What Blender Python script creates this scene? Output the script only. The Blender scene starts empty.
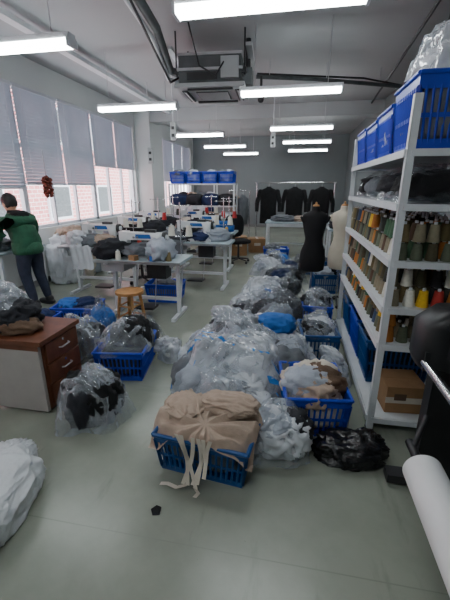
import bpy, bmesh, math, random
from mathutils import Vector, Matrix, noise
random.seed(7)
D2R=math.pi/180
scene=bpy.context.scene

# ---------------------------------------------------------------- materials
def mat(name,col,rough=.6,metal=0.,var=.12,scale=8.,bump=0.,bscale=40.,coord='Object',spec=.5):
    m=bpy.data.materials.new(name); m.use_nodes=True
    nt=m.node_tree; b=nt.nodes['Principled BSDF']
    b.inputs['Roughness'].default_value=rough; b.inputs['Metallic'].default_value=metal
    b.inputs['Specular IOR Level'].default_value=spec
    tc=nt.nodes.new('ShaderNodeTexCoord')
    n=nt.nodes.new('ShaderNodeTexNoise'); n.inputs['Scale'].default_value=scale; n.inputs['Detail'].default_value=4
    nt.links.new(tc.outputs[coord],n.inputs['Vector'])
    r=nt.nodes.new('ShaderNodeValToRGB')
    r.color_ramp.elements[0].position=.3; r.color_ramp.elements[1].position=.7
    r.color_ramp.elements[0].color=[c*(1-var) for c in col]+[1]
    r.color_ramp.elements[1].color=[min(1,c*(1+var)) for c in col]+[1]
    nt.links.new(n.outputs['Fac'],r.inputs['Fac']); nt.links.new(r.outputs['Color'],b.inputs['Base Color'])
    if bump>0:
        n2=nt.nodes.new('ShaderNodeTexNoise'); n2.inputs['Scale'].default_value=bscale; n2.inputs['Detail'].default_value=5
        nt.links.new(tc.outputs[coord],n2.inputs['Vector'])
        bp=nt.nodes.new('ShaderNodeBump'); bp.inputs['Strength'].default_value=bump; bp.inputs['Distance'].default_value=.02
        nt.links.new(n2.outputs['Fac'],bp.inputs['Height']); nt.links.new(bp.outputs['Normal'],b.inputs['Normal'])
    return m
def srgb(r,g,b):
    f=lambda c:((c/255)/12.92 if c/255<=.04045 else ((c/255+.055)/1.055)**2.4)
    return (f(r),f(g),f(b))
def emis(name,col,st):
    m=bpy.data.materials.new(name); m.use_nodes=True; nt=m.node_tree
    nt.nodes.remove(nt.nodes['Principled BSDF'])
    e=nt.nodes.new('ShaderNodeEmission'); e.inputs[0].default_value=(*col,1); e.inputs[1].default_value=st
    nt.links.new(e.outputs[0],nt.nodes['Material Output'].inputs[0]); return m
def plastic(name,col,a0,a1,rough=.07):
    m=bpy.data.materials.new(name); m.use_nodes=True; nt=m.node_tree; b=nt.nodes['Principled BSDF']; L=nt.links.new
    b.inputs['Base Color'].default_value=(*col,1); b.inputs['Roughness'].default_value=rough; b.inputs['Specular IOR Level'].default_value=1.
    b.inputs['Coat Weight'].default_value=1.; b.inputs['Coat Roughness'].default_value=.04
    tc=nt.nodes.new('ShaderNodeTexCoord')
    n=nt.nodes.new('ShaderNodeTexNoise'); n.inputs['Scale'].default_value=4; n.inputs['Detail'].default_value=3; n.inputs['Distortion'].default_value=1.
    L(tc.outputs['Object'],n.inputs['Vector'])
    mr=nt.nodes.new('ShaderNodeMapRange'); mr.inputs[1].default_value=.35; mr.inputs[2].default_value=.68; mr.inputs[3].default_value=a0; mr.inputs[4].default_value=a1
    L(n.outputs['Fac'],mr.inputs[0])
    lw=nt.nodes.new('ShaderNodeLayerWeight'); lw.inputs[0].default_value=.3
    mu=nt.nodes.new('ShaderNodeMath'); mu.operation='MULTIPLY_ADD'; mu.inputs[1].default_value=.4; L(lw.outputs['Facing'],mu.inputs[0]); L(mr.outputs[0],mu.inputs[2]); mu.use_clamp=True
    L(mu.outputs[0],b.inputs['Alpha'])
    n2=nt.nodes.new('ShaderNodeTexVoronoi'); n2.feature='SMOOTH_F1'; n2.inputs['Scale'].default_value=13; n2.inputs['Smoothness'].default_value=.25
    nd=nt.nodes.new('ShaderNodeTexNoise'); nd.inputs['Scale'].default_value=6; L(tc.outputs['Object'],nd.inputs['Vector'])
    va=nt.nodes.new('ShaderNodeVectorMath'); va.operation='MULTIPLY_ADD'; va.inputs[1].default_value=(.25,.25,.25); L(nd.outputs['Color'],va.inputs[0]); L(tc.outputs['Object'],va.inputs[2])
    L(va.outputs[0],n2.inputs['Vector'])
    bp=nt.nodes.new('ShaderNodeBump'); bp.inputs['Strength'].default_value=.6; bp.inputs['Distance'].default_value=.03
    L(n2.outputs['Distance'],bp.inputs['Height']); L(bp.outputs['Normal'],b.inputs['Normal']); L(bp.outputs['Normal'],b.inputs['Coat Normal'])
    return m

M={}
M['ceil']=mat('ceiling_paint',srgb(170,173,175),.9,0,.06,.6,.1,30)
M['wall']=mat('wall_paint',srgb(206,210,210),.85,0,.04,1.,.05,60)
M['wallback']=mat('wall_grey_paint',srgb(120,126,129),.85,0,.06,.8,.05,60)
M['trim']=mat('trim_grey',srgb(120,122,122),.6)
M['white']=mat('white_enamel',srgb(210,214,218),.4,0,.05)
M['frame']=mat('window_frame_white',srgb(208,212,220),.4,0,.03)
M['steel']=mat('steel',(.55,.56,.58),.3,.9,.08)
M['chrome']=mat('chrome',(.75,.76,.78),.15,1.,.03)
M['dark']=mat('dark_metal',(.03,.03,.033),.45,.2,.2)
M['black']=mat('black_plastic',(.014,.014,.016),.4,0,.2)
M['ac']=mat('ac_body_grey',srgb(84,88,90),.6,.3,.2)
M['acp']=mat('ac_panel',srgb(170,174,176),.5,0,.05)
M['blue']=mat('blue_crate_plastic',srgb(22,62,186),.35,0,.12,5)
M['blue2']=mat('blue_crate_dark',srgb(14,72,134),.35,0,.15,5)
M['wood']=mat('desk_wood',srgb(100,58,38),.4,0,.25,14)
M['stoolw']=mat('stool_wood',srgb(184,136,84),.5,0,.15,20)
M['panel']=mat('desk_panel',srgb(160,156,152),.6,0,.05)
M['table']=mat('table_top',srgb(165,182,190),.35,0,.04)
M['machine']=mat('machine_paint',srgb(216,220,222),.3,0,.04)
M['card']=mat('cardboard',srgb(150,115,80),.85,0,.1,12)
M['tube']=emis('fluorescent_tube',(.93,.99,1.),28.)
M['beige']=mat('beige_fabric',srgb(176,156,140),.95,0,.08,30,.3,180)
M['cream']=mat('cream_fabric',srgb(204,196,182),.95,0,.1,10,.3,120)
M['greyf']=mat('grey_fabric',srgb(104,108,114),.95,0,.2,9,.3,120)
M['ltgrey']=mat('light_grey_fabric',srgb(162,169,180),.95,0,.15,9,.3,120)
M['darkf']=mat('charcoal_fabric',srgb(42,43,49),.95,0,.3,9,.3,120)
M['blackf']=mat('black_fabric',srgb(20,20,23),.95,0,.3,9,.3,120)
M['navyf']=mat('navy_fabric',srgb(32,46,84),.95,0,.25,9,.3,120)
M['whitef']=mat('white_fabric',srgb(206,210,216),.9,0,.08,9,.3,120)
M['brownf']=mat('brown_fabric',srgb(95,74,58),.95,0,.25,9,.3,120)
M['bluef']=mat('blue_fabric',srgb(30,98,175),.8,0,.2,9,.3,120)
M['greenf']=mat('green_jacket',srgb(38,88,64),.85,0,.2,12,.5,40)
M['jean']=mat('jeans',srgb(42,48,66),.9,0,.2,12,.2,120)
M['skin']=mat('skin',srgb(196,150,124),.55,0,.06)
M['hair']=mat('hair',srgb(22,18,17),.6,0,.3,40)
M['shoe']=mat('shoe',srgb(35,35,38),.6)
M['clear']=plastic('clear_plastic_film',srgb(208,217,227),.14,.42)
M['milky']=plastic('milky_plastic_film',srgb(214,220,228),.3,.65)
M['darkpl']=plastic('dark_plastic_film',srgb(160,168,178),.05,.2)
M['blackpl']=mat('black_plastic_bag',(.012,.012,.014),.22,0,.2,8,.5,20)
M['manb']=mat('mannequin_black',srgb(20,20,23),.85,0,.15)
M['manw']=mat('mannequin_linen',srgb(206,198,180),.9,0,.06)
M['paper']=mat('paper_roll',srgb(228,229,230),.7,0,.02)
M['red']=mat('red_plastic',srgb(180,40,40),.5)
M['orange']=mat('orange_plastic',srgb(214,110,30),.5)
M['dried']=mat('dried_flower',srgb(110,50,38),.9,0,.3,30)
M['sack']=mat('white_woven_sack',srgb(198,202,206),.42,0,.05,8,.3,30)
conecols=[(72,68,48),(100,90,58),(56,56,50),(122,108,76),(84,62,46),(36,36,38),(132,124,102),(88,94,76),(220,218,206),(224,180,44),(176,52,46),(50,68,96),(170,106,44),(62,96,70)]
CM=[mat('thread_%d'%i,srgb(*c),.8,0,.1,60) for i,c in enumerate(conecols)]

def floor_mat():
    m=mat('floor_paint',srgb(144,149,137),.27,0,.08,1.3,.03,25)
    nt=m.node_tree; b=nt.nodes['Principled BSDF']; L=nt.links.new
    col=b.inputs['Base Color'].links[0].from_socket
    tc=nt.nodes.new('ShaderNodeTexCoord'); sx=nt.nodes.new('ShaderNodeSeparateXYZ'); L(tc.outputs['Object'],sx.inputs[0])
    def joint(sock,off,per):
        a=nt.nodes.new('ShaderNodeMath'); a.operation='ADD'; a.inputs[1].default_value=off; L(sock,a.inputs[0])
        p=nt.nodes.new('ShaderNodeMath'); p.operation='PINGPONG'; p.inputs[1].default_value=per/2; L(a.outputs[0],p.inputs[0])
        l=nt.nodes.new('ShaderNodeMath'); l.operation='LESS_THAN'; l.inputs[1].default_value=.003; L(p.outputs[0],l.inputs[0]); return l.outputs[0]
    j1=joint(sx.outputs['Y'],-1.155,5.2)
    sc=nt.nodes.new('ShaderNodeMath'); sc.operation='MULTIPLY'; sc.inputs[1].default_value=.3; L(j1,sc.inputs[0])
    last=sc.outputs[0]
    for s,lo,hi,amt,st in((.9,.46,.7,.38,(1,1,1)),(5,.56,.68,.38,(1,.22,1)),(3.5,.58,.7,.34,(.2,1,1)),(24,.67,.72,.5,(1,1,1))):
        mp=nt.nodes.new('ShaderNodeMapping'); mp.inputs['Scale'].default_value=st; mp.inputs['Rotation'].default_value=(0,0,.6); L(tc.outputs['Object'],mp.inputs[0])
        n=nt.nodes.new('ShaderNodeTexNoise'); n.inputs['Scale'].default_value=s; n.inputs['Detail'].default_value=8; n.inputs['Roughness'].default_value=.65
        L(mp.outputs[0],n.inputs['Vector'])
        mr=nt.nodes.new('ShaderNodeMapRange'); mr.inputs[1].default_value=lo; mr.inputs[2].default_value=hi; mr.inputs[4].default_value=amt
        L(n.outputs['Fac'],mr.inputs[0])
        ad=nt.nodes.new('ShaderNodeMath'); ad.operation='MAXIMUM'; L(last,ad.inputs[0]); L(mr.outputs[0],ad.inputs[1]); last=ad.outputs[0]
    mix=nt.nodes.new('ShaderNodeMix'); mix.data_type='RGBA'
    L(last,mix.inputs[0]); L(col,mix.inputs[6]); mix.inputs[7].default_value=(*srgb(92,96,86),1)
    L(mix.outputs[2],b.inputs['Base Color'])
    return m
M['floor']=floor_mat()

def brick_mat():
    m=bpy.data.materials.new('outside_brick'); m.use_nodes=True; nt=m.node_tree; b=nt.nodes['Principled BSDF']
    tc=nt.nodes.new('ShaderNodeTexCoord')
    br=nt.nodes.new('ShaderNodeTexBrick'); br.inputs['Scale'].default_value=1.5
    br.inputs['Color1'].default_value=(*srgb(202,118,120),1); br.inputs['Color2'].default_value=(*srgb(220,144,144),1); br.inputs['Mortar'].default_value=(*srgb(240,225,222),1)
    sx=nt.nodes.new('ShaderNodeSeparateXYZ'); cx=nt.nodes.new('ShaderNodeCombineXYZ')
    nt.links.new(tc.outputs['Object'],sx.inputs[0]); nt.links.new(sx.outputs['Y'],cx.inputs['X']); nt.links.new(sx.outputs['Z'],cx.inputs['Y'])
    nt.links.new(cx.outputs[0],br.inputs['Vector']); nt.links.new(br.outputs['Color'],b.inputs['Base Color']); b.inputs['Roughness'].default_value=.9
    return m
M['brick']=brick_mat()
def blind_mat():
    m=bpy.data.materials.new('blind_slat'); m.use_nodes=True; nt=m.node_tree
    nt.nodes.remove(nt.nodes['Principled BSDF'])
    tc=nt.nodes.new('ShaderNodeTexCoord'); n=nt.nodes.new('ShaderNodeTexNoise'); n.inputs['Scale'].default_value=3; nt.links.new(tc.outputs['Object'],n.inputs['Vector'])
    r=nt.nodes.new('ShaderNodeValToRGB'); r.color_ramp.elements[0].color=(*srgb(182,194,204),1); r.color_ramp.elements[1].color=(*srgb(202,212,220),1)
    nt.links.new(n.outputs['Fac'],r.inputs['Fac'])
    d=nt.nodes.new('ShaderNodeBsdfDiffuse'); t=nt.nodes.new('ShaderNodeBsdfTranslucent'); mx=nt.nodes.new('ShaderNodeMixShader'); mx.inputs[0].default_value=.36
    nt.links.new(r.outputs[0],d.inputs[0]); nt.links.new(r.outputs[0],t.inputs[0])
    nt.links.new(d.outputs[0],mx.inputs[1]); nt.links.new(t.outputs[0],mx.inputs[2]); nt.links.new(mx.outputs[0],nt.nodes['Material Output'].inputs[0])
    return m
M['blind']=blind_mat()
def glass_mat():
    m=bpy.data.materials.new('window_glass'); m.use_nodes=True; nt=m.node_tree
    nt.nodes.remove(nt.nodes['Principled BSDF'])
    g=nt.nodes.new('ShaderNodeBsdfGlossy'); g.inputs['Roughness'].default_value=.05; t=nt.nodes.new('ShaderNodeBsdfTransparent'); mx=nt.nodes.new('ShaderNodeMixShader')
    mx.inputs[0].default_value=.07
    nt.links.new(t.outputs[0],mx.inputs[1]); nt.links.new(g.outputs[0],mx.inputs[2]); nt.links.new(mx.outputs[0],nt.nodes['Material Output'].inputs[0])
    return m
M['glass']=glass_mat()
def blue_print_mat():
    m=plastic('printed_plastic_film',srgb(208,216,226),.22,.52)
    nt=m.node_tree; b=nt.nodes['Principled BSDF']; al=b.inputs['Alpha'].links[0].from_socket
    tc=nt.nodes.new('ShaderNodeTexCoord'); mp=nt.nodes.new('ShaderNodeMapping'); mp.inputs['Scale'].default_value=(3.0,14,2); mp.inputs['Rotation'].default_value=(0,0,.3)
    nt.links.new(tc.outputs['Object'],mp.inputs[0])
    n=nt.nodes.new('ShaderNodeTexNoise'); n.inputs['Scale'].default_value=1.5; n.inputs['Detail'].default_value=2; nt.links.new(mp.outputs[0],n.inputs['Vector'])
    gt=nt.nodes.new('ShaderNodeMath'); gt.operation='GREATER_THAN'; gt.inputs[1].default_value=.61; nt.links.new(n.outputs['Fac'],gt.inputs[0])
    mix=nt.nodes.new('ShaderNodeMix'); mix.data_type='RGBA'; nt.links.new(gt.outputs[0],mix.inputs[0]); mix.inputs[6].default_value=(*srgb(208,216,226),1); mix.inputs[7].default_value=(*srgb(20,120,200),1)
    nt.links.new(mix.outputs[2],b.inputs['Base Color'])
    m2=nt.nodes.new('ShaderNodeMath'); m2.operation='MULTIPLY'; m2.inputs[1].default_value=.85; nt.links.new(gt.outputs[0],m2.inputs[0])
    mm=nt.nodes.new('ShaderNodeMath'); mm.operation='MAXIMUM'; nt.links.new(al,mm.inputs[0]); nt.links.new(m2.outputs[0],mm.inputs[1])
    nt.links.new(mm.outputs[0],b.inputs['Alpha'])
    return m
M['print']=blue_print_mat()

# ---------------------------------------------------------------- builder
_ico={}
def ico(sub):
    if sub not in _ico:
        bm=bmesh.new(); bmesh.ops.create_icosphere(bm,subdivisions=sub,radius=1)
        bm.verts.ensure_lookup_table()
        _ico[sub]=([v.co.copy() for v in bm.verts],[[v.index for v in f.verts] for f in bm.faces]); bm.free()
    return _ico[sub]
def spow(x,p): return math.copysign(abs(x)**p,x)
class B:
    def __init__(s): s.v=[];s.f=[];s.mi=[];s.sm=[];s.mats=[];s.M=Matrix.Identity(4)
    def add(s,vs,fs,m,smooth=False):
        if isinstance(m,str): m=M[m]
        if m not in s.mats: s.mats.append(m)
        k=s.mats.index(m); o=len(s.v)
        s.v+= [s.M@Vector(v) for v in vs]
        for f in fs: s.f.append([i+o for i in f]); s.mi.append(k); s.sm.append(smooth)
    def box(s,c,d,m,rz=0,rx=0,ry=0):
        R=Matrix.Rotation(rz,3,'Z')@Matrix.Rotation(ry,3,'Y')@Matrix.Rotation(rx,3,'X'); c=Vector(c)
        vs=[c+R@Vector((x*d[0]/2,y*d[1]/2,z*d[2]/2)) for x in(-1,1) for y in(-1,1) for z in(-1,1)]
        s.add(vs,[(0,1,3,2),(4,6,7,5),(0,4,5,1),(2,3,7,6),(0,2,6,4),(1,5,7,3)],m)
    def mm(s,a,b,m):
        s.box([(a[i]+b[i])/2 for i in range(3)],[abs(b[i]-a[i]) for i in range(3)],m)
    def cyl(s,p0,p1,r0,r1,m,seg=12,smooth=True,cap=True):
        p0=Vector(p0);p1=Vector(p1);d=(p1-p0)
        if d.length<1e-6: return
        d.normalize(); u=d.orthogonal().normalized()
        if abs(d.z)<.9: u=d.cross(Vector((0,0,1))).normalized()
        w=d.cross(u); vs=[]
        off=math.pi/4 if seg==4 else 0
        for p,r in((p0,r0),(p1,r1)):
            for i in range(seg):
                a=2*math.pi*i/seg+off; vs.append(p+u*math.cos(a)*r+w*math.sin(a)*r)
        s.add(vs,[(i,(i+1)%seg,seg+(i+1)%seg,seg+i) for i in range(seg)],m,smooth and seg>4)
        if cap: s.add(vs,[list(range(seg))[::-1],list(range(seg,2*seg))],m)
    def tube(s,pts,r,m,seg=8):
        for a,b in zip(pts[:-1],pts[1:]): s.cyl(a,b,r,r,m,seg)
        for p in pts[1:-1]: s.lump(p,(r,r,r),m,0,1,0)
    def loft(s,rings,m,seg=20,p=1.):
        vs=[];n=len(rings)
        for (cx,cy,cz,rx,ry) in rings:
            for i in range(seg):
                a=2*math.pi*i/seg; vs.append((cx+rx*spow(math.cos(a),p),cy+ry*spow(math.sin(a),p),cz))
        fs=[(k*seg+i,k*seg+(i+1)%seg,(k+1)*seg+(i+1)%seg,(k+1)*seg+i) for k in range(n-1) for i in range(seg)]
        fs+= [list(range(seg))[::-1],list(range((n-1)*seg,n*seg))]
        s.add(vs,fs,m,True)
    def lump(s,c,r,m,seed=0,sub=4,amp=.14,freq=2.2,pw=.85,floor=None,smooth=True,stretch=(1,1,1),rz=0,sharp=1.):
        V,F=ico(sub); vs=[]; off=Vector((seed*3.17,seed*1.91,seed*.77)); cr,sr=math.cos(rz),math.sin(rz)
        for p in V:
            q=Vector((spow(p.x,pw),spow(p.y,pw),spow(p.z,pw)))
            if amp:
                w=Vector((p.x*stretch[0],p.y*stretch[1],p.z*stretch[2]))*freq+off
                w=w+Vector((noise.noise(w*.7),noise.noise(w*.7+Vector((9,2,4))),noise.noise(w*.7+Vector((3,7,1)))))*.6
                d=1+amp*((1-2.6*abs(noise.noise(w)))+.55*sharp*(1-2.6*abs(noise.noise(w*2.3)))+.3*sharp*(1-2.6*abs(noise.noise(w*5.1))))
                q*=d
            x,y,z=q.x*r[0],q.y*r[1],q.z*r[2]
            x,y=x*cr-y*sr,x*sr+y*cr
            x+=c[0];y+=c[1];z+=c[2]
            if floor is not None and z<floor: z=floor+ .001*p.x
            vs.append((x,y,z))
        s.add(vs,F,m,smooth)
    def mound(s,c,rx,ry,h,m,seed=0,rz=0,amp=.035,p=2.6,z0=0.,nr=30,na=84,fr=1.,edge=.2,smooth=True):
        vs=[];cr,sr=math.cos(rz),math.sin(rz); off=Vector((seed*5.3,seed*2.9,seed*1.3))
        rd=lambda w:1-2.4*abs(noise.noise(w))
        for i in range(nr+1):
            r=i/nr
            for j in range(na):
                a=2*math.pi*j/na; ca,sa=math.cos(a),math.sin(a)
                R=1+edge*noise.noise(Vector((ca*1.3,sa*1.3,seed*3.7)))*2+edge*.35*noise.noise(Vector((ca*5,sa*5,seed*1.7)))
                sq=1/max(abs(ca)**4+abs(sa)**4,1e-6)**.25; R*=.6+.4*sq
                x=rx*r*R*ca; y=ry*r*R*sa; x,y=x*cr-y*sr,x*sr+y*cr
                prof=(1-r**p)
                w=Vector((x,y,prof*h))*4.6*fr+off
                w=w+Vector((noise.noise(w*.8),noise.noise(w*.8+Vector((9,2,4))),noise.noise(w*.8+Vector((3,7,1)))))*.7
                n=rd(w)+.5*rd(w*2.2)+.25*rd(w*4.7)
                low=1+.3*noise.noise(Vector((x*3,y*3,seed*2.2)))
                z=h*prof*low+amp*n*(1-r**6)
                e=amp*.7*n*math.sin(min(1,r)*math.pi*.9)
                vs.append((c[0]+x+ca*e,c[1]+y+sa*e,c[2]+max(z,.003)+z0))
        fs=[(i*na+j,(i+1)*na+j,(i+1)*na+(j+1)%na,i*na+(j+1)%na) for i in range(nr) for j in range(na)]
        s.add(vs,fs,m,smooth)
    def sheet(s,fn,nu,nv,m):
        vs=[fn(i/nu,j/nv) for i in range(nu+1) for j in range(nv+1)]
        w=nv+1
        s.add(vs,[(i*w+j,(i+1)*w+j,(i+1)*w+j+1,i*w+j+1) for i in range(nu) for j in range(nv)],m,True)
    def obj(s,name,loc=(0,0,0),rz=0,bevel=0,parent=None):
        me=bpy.data.meshes.new(name); me.from_pydata([tuple(v) for v in s.v],[],s.f)
        for m in s.mats: me.materials.append(m)
        me.polygons.foreach_set('material_index',s.mi); me.polygons.foreach_set('use_smooth',s.sm); me.update()
        o=bpy.data.objects.new(name,me); scene.collection.objects.link(o); o.location=loc; o.rotation_euler=(0,0,rz)
        if bevel:
            md=o.modifiers.new('bevel','BEVEL'); md.width=bevel; md.segments=2; md.limit_method='ANGLE'
        if parent: o.parent=parent
        return o

XL,XR,Y0,Y1,H=-4.2,1.9,-1.6,15.0,3.5
# ---------------------------------------------------------------- room shell
def shell(name,a,b,m):
    k=B(); k.mm(a,b,m); return k.obj(name)
shell('floor',(XL-.25,Y0-.2,-.1),(XR+.2,Y1+.2,0),'floor')
shell('ceiling',(XL-.25,Y0-.2,H),(XR+.2,Y1+.2,H+.12),'ceil')
shell('wall_back',(XL-.25,Y1,0),(XR+.2,Y1+.2,H),'wallback')
shell('wall_right',(XR,Y0,0),(XR+.2,Y1,H),'wallback')
shell('wall_front',(XL-.25,Y0-.2,0),(XR+.2,Y0,H),'wall')
openA=(.5,9.3); openB=(10.5,14.6); SZ,TZ=.92,3.08
k=B()
k.mm((XL-.2,Y0,0),(XL,Y1,SZ),'wall'); k.mm((XL-.2,Y0,TZ),(XL,Y1,H),'wall')
for a,b in((Y0,openA[0]),(openA[1],openB[0]),(openB[1],Y1)): k.mm((XL-.2,a,SZ),(XL,b,TZ),'wall')
k.obj('wall_left')
shell('wall_pilaster',(XL,9.42,0),(XL+.42,10.3,H-.001),'wall')  # pilaster projecting from the left wall between the window groups
k=B(); k.mm((XL+.42,9.5,H-.3),(XR,9.95,H-.001),'ceil'); k.obj('ceiling_beam')  # transverse ceiling beam in line with the pilaster
k=B(); k.mm((XL,-1.5,0),(XL+.015,9.4,.1),'trim'); k.obj('baseboard_left')
k=B(); k.mm((XL,Y1-.015,0),(XR,Y1,.1),'trim'); k.obj('baseboard_back')
k=B(); k.mm((XR-.015,Y0,0),(XR,Y1-.02,.1),'trim'); k.obj('baseboard_right')
wi=0
def window(y0,y1,blindz,nb=2):
    global wi; wi+=1
    k=B(); x0,x1=XL-.14,XL-.07; t=.05
    k.mm((x0,y0,SZ),(x1,y1,SZ+t),'frame');k.mm((x0,y0,TZ-t),(x1,y1,TZ),'frame')
    k.mm((x0,y0,SZ),(x1,y0+t,TZ),'frame');k.mm((x0,y1-t,SZ),(x1,y1,TZ),'frame')
    k.mm((x0+.01,y0,2.2),(x1,y1,2.25),'frame')
    n=3
    for i in range(1,n): 
        y=y0+(y1-y0)*i/n; k.mm((x0+.01,y-.022,SZ),(x1,y+.022,TZ),'frame')
    k.mm((XL-.112,y0+.03,SZ+.03),(XL-.106,y1-.03,TZ-.03),'glass')
    k.mm((XL-.199,y0,SZ-.0),(XL-.14,y1,SZ+.02),'frame')
    k.obj('window_%d'%wi)
    for b in range(nb):
        a=y0+(y1-y0)*b/nb+.015; c=y0+(y1-y0)*(b+1)/nb-.015
        k=B(); k.mm((XL-.05,a,TZ-.05),(XL-.005,c,TZ-.002),'frame')
        z=TZ-.07
        while z>blindz:
            k.box((XL-.028,(a+c)/2,z),(.003,c-a,.052),'blind',ry=.5); z-=.05
        k.mm((XL-.045,a,blindz-.03),(XL-.012,c,blindz-.005),'frame')
        for yy in(a+.15,c-.15): k.cyl((XL-.008,yy,blindz-.02),(XL-.008,yy,TZ-.03),.002,.002,'white',5)
        k.obj('window_blind')
for a,b,z in((.5,1.9,1.65),(1.9,3.3,1.62),(3.3,5.2,1.6),(5.2,7.32,1.66),(7.32,9.3,2.05)): window(a,b,z)
for a,b,z in((10.5,12.5,1.8),(12.5,14.6,1.75)): window(a,b,z)
k=B(); k.mm((-14,-8,-6),(-10.5,30,9),'brick')
for y in range(-6,30,4):
    for z in(.2,3.4,6.6): 
        k.mm((-10.52,y,z),(-10.4,y+1.6,z+1.5),'frame'); k.mm((-10.42,y+.1,z+.1),(-10.38,y+1.5,z+1.4),'ac')
k.obj('neighbouring_building')

# ---------------------------------------------------------------- lights
def lamp(x,y,z=2.72,L=1.22):
    k=B()
    k.box((0,0,.055),(L+.04,.1,.045),'white')
    for e in(-1,1): k.box((e*(L/2+.012),0,.01),(.022,.135,.07),'white')
    k.mm((-L/2,-.055,-.018),(L/2,.055,.032),'tube')
    for e in(-.45,.45): k.cyl((e,0,.07),(e,0,H-z),.004,.004,'steel',6)
    k.obj('fluorescent_light',(x,y,z))
for x,y in((-.24,2.75),(-2.5,3.1),(-.13,5.02),(-2.4,5.55),(.05,7.95),(-2.28,8.54),(.23,10.3),(-2.1,11.),(.33,12.6),(-1.98,13.4),(-.4,.2),(-2.6,.4)):
    lamp(x,y)

# ---------------------------------------------------------------- ceiling AC and services
k=B()
k.mm((-.46,-.46,0),(.46,.46,.05),'acp')
k.mm((-.22,-.22,-.012),(.22,.22,0.),'ac')
for i in range(9): k.mm((-.21,-.2+i*.048,-.02),(.21,-.185+i*.048,-.01),'acp')
for e in(-1,1):
    k.box((0,e*.36,-.006),(.6,.07,.02),'dark'); k.box((0,e*.36,-.02),(.6,.06,.006),'acp',rx=.5)
    k.box((e*.36,0,-.006),(.07,.6,.02),'dark'); k.box((e*.36,0,-.02),(.06,.6,.006),'acp',ry=.5)
k.mm((-.41,-.41,.05),(.41,.41,.4),'ac')
k.mm((-.43,-.43,.2),(.43,.43,.23),'steel'); k.mm((-.42,-.42,.37),(.42,.42,.4),'steel')
k.mm((-.3,-.42,.09),(.1,-.41,.18),'dark'); k.mm((.15,-.45,.1),(.38,-.41,.34),'acp')
for x in(-.45,.45):
    for y in(-.36,.36):
        k.cyl((x,y,.15),(x,y,H-2.84),.012,.012,'dark',6); k.box((x*.97,y,.2),(.08,.06,.06),'dark')
k.mm((.41,-.1,.1),(.53,.2,.3),'ac')
k.cyl((.47,0,.3),(.47,0,H-2.84),.035,.035,'dark',10)
k.tube([(-.41,.1,.25),(-.6,-.1,.3),(-.5,-1.0,.46),(-.42,-3.2,.52)],.05,'ac',10)
k.tube([(-.41,.2,.18),(-.66,0,.22),(-.58,-.9,.4),(-.5,-3.2,.46)],.028,'white',8)
k.tube([(-.41,-.2,.2),(-.5,-.5,.05),(-.55,-.9,.25),(-.35,-3.2,.5)],.014,'dark',8)
k.tube([(.2,-.43,.3),(.1,-.55,.1),(-.1,-.6,.2),(-.2,-.7,.62)],.01,'dark',6)
k.mm((-.55,-.5,.42),(-.47,.5,.46),'steel'); k.mm((.47,-.5,.42),(.55,.5,.46),'steel')
k.obj('ceiling_air_conditioner',(-1.2,5.5,2.84),.06)
k=B()
k.tube([(-.7,6.3,3.25),(.2,6.6,3.25),(1.85,7.4,3.25)],.03,'ac',10)
k.tube([(-.7,6.4,3.32),(1.0,6.9,3.3),(1.85,7.55,3.3)],.014,'dark',8)
for x,y in((-.5,6.38),(.4,6.7),(1.3,7.13)): k.cyl((x,y,3.25),(x,y,H),.006,.006,'steel',6)
k.tube([(-.62,6.3,3.25),(-.62,6.3,2.95)],.02,'dark'); k.lump((-.62,6.3,2.93),(.05,.05,.05),'dark',1,2,.0)
k.obj('sprinkler_pipe')
k=B()
k.tube([(1.3,4.,3.42),(1.45,6.5,3.42),(1.6,9.4,3.42)],.02,'dark'); k.tube([(1.84,6.0,3.42),(1.84,6.0,2.4)],.02,'dark')
k.tube([(1.3,4.,3.42),(1.84,6.,3.42)],.012,'dark'); k.tube([(1.3,2.2,3.4),(1.3,4.,3.42)],.02,'dark')
k.obj('conduit_pipe')
k=B(); k.mm((-3.3,-1.4,3.36),(-3.18,9.45,3.42),'white'); 
for y in range(-1,9,2): k.cyl((-3.24,y,3.4),(-3.24,y,H),.008,.008,'steel',6)
k.obj('cable_tray')  # white cable tray hung from the ceiling on rods
for (x,y,z0) in((-2.2,6.6,2.55),(-2.9,7.2,2.2),(-.55,8.6,2.6)):
    k=B(); k.cyl((0,0,0),(0,0,H-z0),.01,.01,'white',6); k.box((0,0,.0),(.1,.05,.3),'acp'); k.box((0,-.03,.05),(.05,.02,.05),'dark'); k.box((0,-.03,-.07),(.05,.02,.05),'dark')
    k.obj('hanging_power_socket',(x,y,z0),0,.004)

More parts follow.
